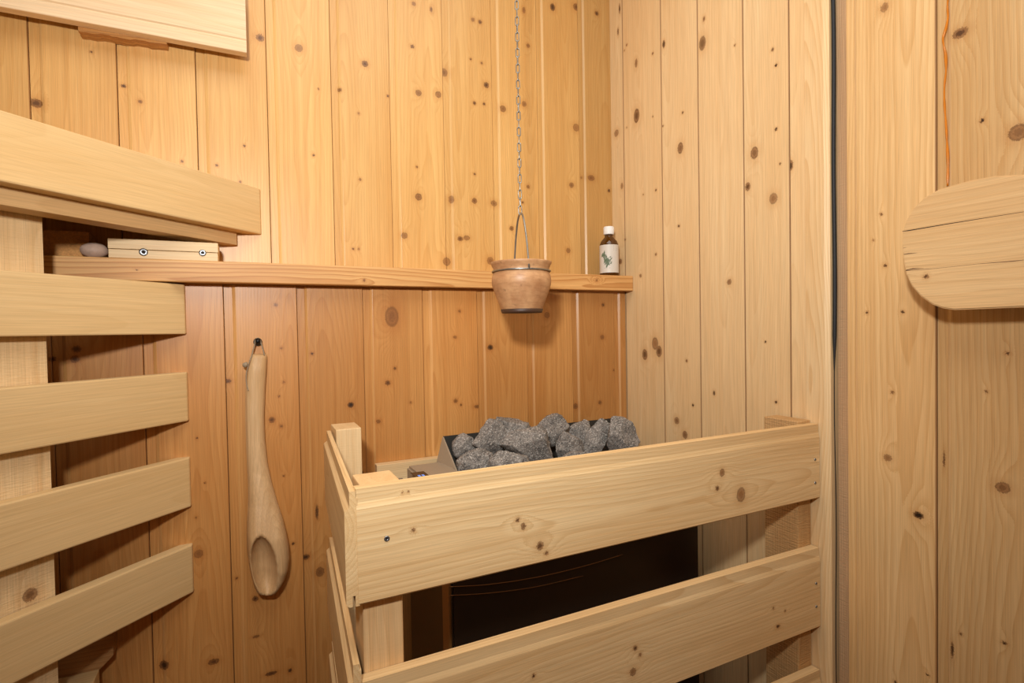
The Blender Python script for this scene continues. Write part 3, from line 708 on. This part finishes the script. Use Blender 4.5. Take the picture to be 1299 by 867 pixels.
def curved(name, pts, mat, rr_=12.2):
    bm = bmesh.new(); vs = [bm.verts.new((rr_*s*math.cos(va_+u/12.2), rr_*s*math.sin(va_+u/12.2), h(v))) for u, v in pts]; bm.faces.new(vs); return from_bm(name, bm, mat, lab, m0)
rl = random.Random(2)
for i in range(26):                        # sprig of needles, u = px to the right of the middle
    t_ = i/25; u = -7.5+t_*6.0+rl.uniform(-2.4, 2.6); v = 321+t_*15+rl.uniform(-3, 3); a = rl.uniform(.5, 2.5); l_, w_ = 3.4, 1.1
    dx, dy = math.cos(a)*l_, math.sin(a)*l_; nx, ny = -math.sin(a)*w_, math.cos(a)*w_
    curved('leaf', [(u-dx, v-dy), (u+nx, v+ny), (u+dx, v+dy), (u-nx, v-ny)], GRN, 12.2+i*.004)
for i in range(6):
    u = 0.5+rl.uniform(-1, 2.5); v = 327+i*1.6; curved('leaf', [(u-1.6, v), (u, v-.8), (u+1.6, v-1.2), (u+.2, v+.6)], GRN, 12.32)
for v, u0, u1, t_ in ((340.3,-6,1,.55),(342.6,-9,9,.14),(343.9,-8,4,.14),(312.6,6,10.5,.22),(314.4,6,10.5,.22),(316.2,6,10.5,.22),(318,6,10.5,.22)):
    curved('print_line', [(u0, v-t_), (u1, v-t_), (u1, v+t_), (u0, v+t_)], INK)

# ------------------------------------------------------------------ wooden ladle
YW = YL-.0005
Lp = [(449.5,319,338.5),(456,316,338.8),(470,313.2,338),(495,311.5,336.2),(530,311.2,335),(560,312,336),(590,313.3,339.5),(615,314.6,345),(640,314.6,352.5),(658,313.5,358.5),(675,312.8,363),(692,313,366.3),(706,314.2,367.2),(720,316.5,365.5),(734,319.5,361),(744,322.5,355),(750,325.5,350.5),(754,328.5,347),(757,333,342)]
th = [(449,.012),(470,.016),(560,.017),(600,.021),(640,.032),(680,.046),(720,.048),(745,.040),(757,.028)]
def interp(T, y):
    for a, b_ in zip(T, T[1:]):
        if a[0] <= y <= b_[0]:
            t_ = (y-a[0])/(b_[0]-a[0]); t_ = t_
            return [p+(q-p)*t_ for p, q in zip(a[1:], b_[1:])]
    return list(T[-1][1:]) if y > T[-1][0] else list(T[0][1:])
YM = YW-.02
lad = empty('wooden_ladle', onY(338, 757, YM)); tag(lad, 'carved pale wooden sauna ladle hanging by a cord on the back wall', 'ladle')
bm = bmesh.new(); NV, NS = 110, 44; fr = []; bk_ = []
for i in range(NV+1):
    y = 449.5+(757-449.5)*i/NV; l_, r_ = interp(Lp, y); t_ = interp(th, y)[0]; ra_, rb_ = [], []
    flat = max(0, min(1, (y-640)/40))
    for q in range(NS+1):
        sp = -math.cos(math.pi*q/NS); px_ = (l_+r_)/2+sp*(r_-l_)/2; W_ = onY(px_, y, YM)
        prof_ = (1-abs(sp)**(2.6+3*flat))**.55 if abs(sp) < 1 else 0
        endt = min(1, (757.6-y)/7)**.5 if y > 750 else min(1, .35+(y-449.5)/4)
        hf = t_*(.38+.62*prof_)*endt; hb_ = t_*.38*endt*(1-prof_)
        # bowl
        ca, sa_ = math.cos(.13), math.sin(.13); dx, dy = px_-334.6, y-712.5
        u = (dx*ca-dy*sa_)/16.0; v = (dx*sa_+dy*ca)/37.5; qq = u*u+v*v
        if qq < 1: hf -= .032*(1-qq)**.55*min(1, t_/.03)
        grain = .0005*noise.noise(Vector((W_.x*160, y*.05, 3)))
        ra_.append(bm.verts.new((W_.x, YW-.003-max(hf, hb_+.002)+grain, W_.z))); rb_.append(bm.verts.new((W_.x, YW-.003-hb_, W_.z)))
    fr.append(ra_); bk_.append(rb_)
for i in range(NV):
    for q in range(NS):
        bm.faces.new((fr[i][q], fr[i][q+1], fr[i+1][q+1], fr[i+1][q])); bm.faces.new((bk_[i][q], bk_[i+1][q], bk_[i+1][q+1], bk_[i][q+1]))
    bm.faces.new((fr[i][0], fr[i+1][0], bk_[i+1][0], bk_[i][0])); bm.faces.new((fr[i][NS], bk_[i][NS], bk_[i+1][NS], fr[i+1][NS]))
for q in range(NS):
    bm.faces.new((fr[0][q], bk_[0][q], bk_[0][q+1], fr[0][q+1])); bm.faces.new((fr[NV][q], fr[NV][q+1], bk_[NV][q+1], bk_[NV][q]))
bm.normal_update()
LO_ = onY(325, 449, YM); lmf = frame(LO_, (0,0,-1), (1,0,0), (0,-1,0)); bm.transform(lmf.inverted())
lmat = wood('ladle_wood', (214, 178, 132), (176, 136, 90), ringw=.006, contrast=.35, tone=1.0, stain=.25, W=.05, z0=.03, rough=.5, spec=.35)
from_bm('body', bm, lmat, lad, lmf, True)
hk = onY(327, 434, YL)
hook = empty('wall_peg', (hk.x, YL, hk.z)); tag(hook, 'small dark screw hook on the back wall holding the ladle cord', 'hook')
from_bm('plate', lathe_bm([(0, .004), (.0062, .004), (.0072, .0028), (.0072, -.001), (0, -.001)], 24), plain('hook_zinc', (96, 98, 98), .4, .8), hook, frame((hk.x, YL, hk.z), (1,0,0), (0,0,1), (0,-1,0)), True)
from_bm('peg', tube_bm([(hk.x, YL-.003, hk.z), (hk.x, YL-.016, hk.z+.0008), (hk.x, YL-.019, hk.z+.004)], .0042, 12), plain('hook_black', (26, 24, 24), .4, .5), hook, smooth=True)
yc_ = YL-.013
c = lambda a, b_, d=0.0: onY(a, b_, yc_-d)
cord = [c(319.5, 451), c(321, 445), c(323.2, 437), c(324.2, 431.5), c(327, 429.2), c(330, 431.5), c(331.6, 437), c(334, 445), c(335.5, 451)]
from_bm('cord', tube_bm(smooth_pts(cord, 6), .0011, 6), CORD, lad, smooth=True)
from_bm('cord', tube_bm(smooth_pts([c(319.5, 451, .004), c(316, 461, .006), c(312.6, 474, .006), c(312.6, 486, .006), c(315, 496, .008)], 6), .0009, 6), CORD, lad, smooth=True)
bm = bmesh.new(); bmesh.ops.create_icosphere(bm, subdivisions=2, radius=.0046)
for v in bm.verts: v.co *= 1+.35*noise.noise(v.co*400)
from_bm('cord_knot', bm, CORD, lad, Matrix.Translation(c(311.3, 463, .006)), True)
bm = bmesh.new(); bmesh.ops.create_circle(bm, cap_ends=True, segments=10, radius=.0020)
